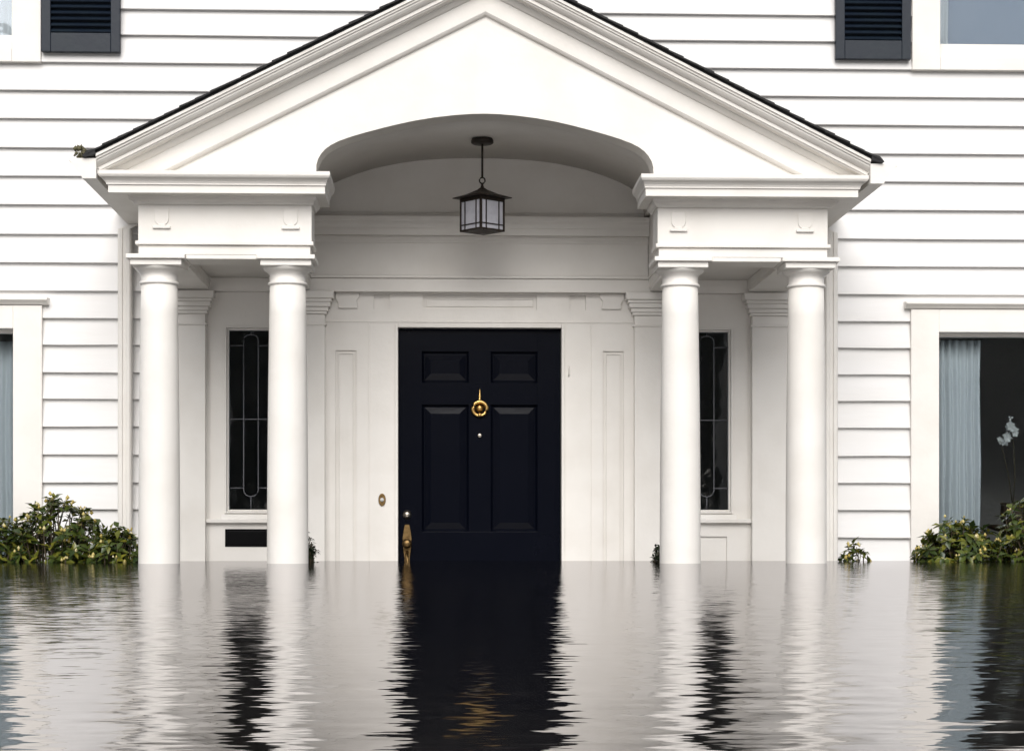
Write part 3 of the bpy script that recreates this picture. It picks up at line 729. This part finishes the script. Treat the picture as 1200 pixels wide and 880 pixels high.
# ------------------------------------------------------------------ shrubs
def leaf(m, base, d, up, ln, wd):
    sd = d.cross(up).normalized(); nrm = sd.cross(d).normalized()
    b = base; t1 = b + d * ln * .45; tip = b + d * ln - nrm * ln * .14
    m.add([b, t1 + sd * wd + nrm * wd * .35, tip, t1 - sd * wd + nrm * wd * .35, t1], [(0, 4, 1), (0, 3, 4), (4, 2, 1), (4, 3, 2)], True)
def shrub(name, cx, cy, rx, ry, zt, ntips, label, group, seed, leaf_l=.058, buds=.35, lean=0.0, mat='leaf'):
    rnd = random.Random(seed)
    root = link(name, None, None, (cx, cy, GROUND)); tag(root, label, 'shrub', group)
    fol = MB(); st = MB(); bd = MB()
    base = Vector((cx, cy, GROUND))
    H = zt - GROUND
    for k in range(ntips):
        a = rnd.uniform(0, 2 * math.pi); q = math.sqrt(rnd.random()); lo = rnd.random()
        ex, ey = q * math.cos(a), q * math.sin(a)
        top = (zt + .06) * (1 - .8 * q ** 2.6) * rnd.uniform(.8, 1.0)
        z = top - (zt + .14) * .75 * lo ** 1.5 - GROUND - .02
        tip = Vector((cx + rx * ex + lean * z, cy + ry * ey, GROUND + z))
        out_ = Vector((ex * .8 + rnd.uniform(-.3, .3), ey * .8 + rnd.uniform(-.3, .3), .9)).normalized()
        if k % 3 == 0:
            mid = base.lerp(tip, .55) + Vector((0, 0, H * .05)); st.tube([base + Vector((rnd.uniform(-.04, .04), rnd.uniform(-.04, .04), 0)), mid, tip], .008, 5, .003)
        else: st.tube([tip - out_ * .12 - Vector((0, 0, .05)), tip], .003, 4, .002)
        u = out_.orthogonal().normalized(); v = out_.cross(u)
        n = rnd.randint(7, 11)
        for j in range(n):
            an = 2 * math.pi * j / n + rnd.uniform(-.25, .25)
            rad = u * math.cos(an) + v * math.sin(an); el_ = rnd.uniform(-.35, .75)
            d = (rad * math.cos(el_) + out_ * math.sin(el_)).normalized()
            ln = leaf_l * rnd.uniform(.7, 1.2)
            leaf(fol, tip - out_ * rnd.uniform(0, .03), d, out_, ln, ln * rnd.uniform(.20, .29))
        if rnd.random() < buds:
            for _ in range(rnd.randint(1, 3)):
                c = tip + out_ * .012 + Vector((rnd.uniform(-.014, .014), rnd.uniform(-.014, .014), rnd.uniform(-.004, .016)))
                r = rnd.uniform(.006, .012)
                vs = [c + Vector(p) * r for p in ((1, 0, 0), (-1, 0, 0), (0, 1, 0), (0, -1, 0), (0, 0, 1.4), (0, 0, -1))]
                bd.add(vs, [(0, 2, 4), (2, 1, 4), (1, 3, 4), (3, 0, 4), (2, 0, 5), (1, 2, 5), (3, 1, 5), (0, 3, 5)], True)
    o = fol.build('foliage', mat, root); o['kind'] = 'stuff'
    o = st.build('stems', 'stem', root); o['kind'] = 'stuff'
    if bd.v: o = bd.build('flower_buds', 'bud', root); o['kind'] = 'stuff'
    return root
GR = 'flowering shrubs along the house front'
shrub('flowering_shrub', -2.80, -.55, .42, .28, .30, 300, 'broad leafy shrub with yellow buds below the left window', GR, 11)
shrub('flowering_shrub', -2.28, -.50, .30, .26, .335, 270, 'tall rounded leafy shrub with yellow buds near the left downspout', GR, 12)
shrub('flowering_shrub', -1.93, -.62, .16, .18, .16, 120, 'low leafy shrub with cream buds against the outer left column', GR, 13)
shrub('flowering_shrub', 2.60, -.50, .27, .24, .20, 210, 'low leafy shrub with yellow buds below the pale sheer curtain', GR, 21)
shrub('flowering_shrub', 3.08, -.48, .30, .26, .37, 280, 'tall leafy shrub with yellow buds before the dark window glass', GR, 22)
shrub('flowering_shrub', 2.08, -.35, .10, .08, .075, 26, 'tiny sprig of leaves poking from the water beside the outer right column', GR, 31, leaf_l=.05, buds=.4)
shrub('evergreen_shrub', -.945, -.62, .075, .07, .145, 90, 'small dark evergreen behind the column near the door handle side', 'small evergreens behind the inner columns', 41, leaf_l=.03, buds=0, mat='leaf_dark')
shrub('evergreen_shrub', .950, -.62, .050, .07, .10, 70, 'small dark evergreen behind the column on the hinge side of the door', 'small evergreens behind the inner columns', 42, leaf_l=.03, buds=0, mat='leaf_dark')

# clump of moss and dead leaves on the gutter
mc = MB(); rnd = random.Random(5)
for k in range(26):
    c = Vector((-1.985 + rnd.gauss(0, .014), -1.455 + rnd.uniform(0, .05), 1.985 + rnd.uniform(-.008, .055)))
    r = rnd.uniform(.008, .016)
    mc.add([c + Vector(p) * r * rnd.uniform(.7, 1.3) for p in ((1, 0, 0), (-1, 0, 0), (0, 1, 0), (0, -1, 0), (0, 0, 1.3), (0, 0, -1))], [(0, 2, 4), (2, 1, 4), (1, 3, 4), (3, 0, 4), (2, 0, 5), (1, 2, 5), (3, 1, 5), (0, 3, 5)], True)
for k in range(6):
    p = Vector((-1.97 + rnd.uniform(-.02, .03), -1.45, 1.975)); mc.tube([p, p + Vector((rnd.uniform(-.03, .03), rnd.uniform(-.01, .01), rnd.uniform(.02, .05)))], .0025, 4)
o = mc.build('moss_clump', 'moss', None); tag(o, 'brown clump of moss and dead leaves on the left end of the gutter', 'moss')

# ------------------------------------------------------------------ unseen trees added behind the camera so the panes mirror something dark
wd_ = MB(); rnd = random.Random(77)
for k in range(26):
    tx = -62 + k * 4.2 + 5 + rnd.uniform(-1.5, 1.5); ty = -40 + rnd.uniform(-4, 4); th = rnd.uniform(8, 14)
    wd_.tube([(tx, ty, GROUND), (tx + rnd.uniform(-.3, .3), ty, th * .5), (tx, ty, th * .8)], .22, 6, .06)
    for _ in range(3200):
        a, b_ = rnd.uniform(0, 2 * math.pi), rnd.uniform(-1, 1); q = rnd.random() ** .4
        c = Vector((tx + 3.2 * q * math.cos(a) * math.sqrt(1 - b_ * b_), ty + 2.4 * q * math.sin(a) * math.sqrt(1 - b_ * b_), th * .44 + th * .52 * q * b_))
        u = Vector((rnd.gauss(0, 1), rnd.gauss(0, 1), rnd.gauss(0, 1))).normalized(); v = u.orthogonal().normalized(); r = rnd.uniform(.2, .45)
        wd_.face([c - u * r, c + v * r * .6, c + u * r, c - v * r * .6])
o = wd_.build('added_trees', 'leaf_dark', None); o['kind'] = 'stuff'; tag(o, 'unseen belt of trees added behind the camera for dark pane reflections', 'trees')
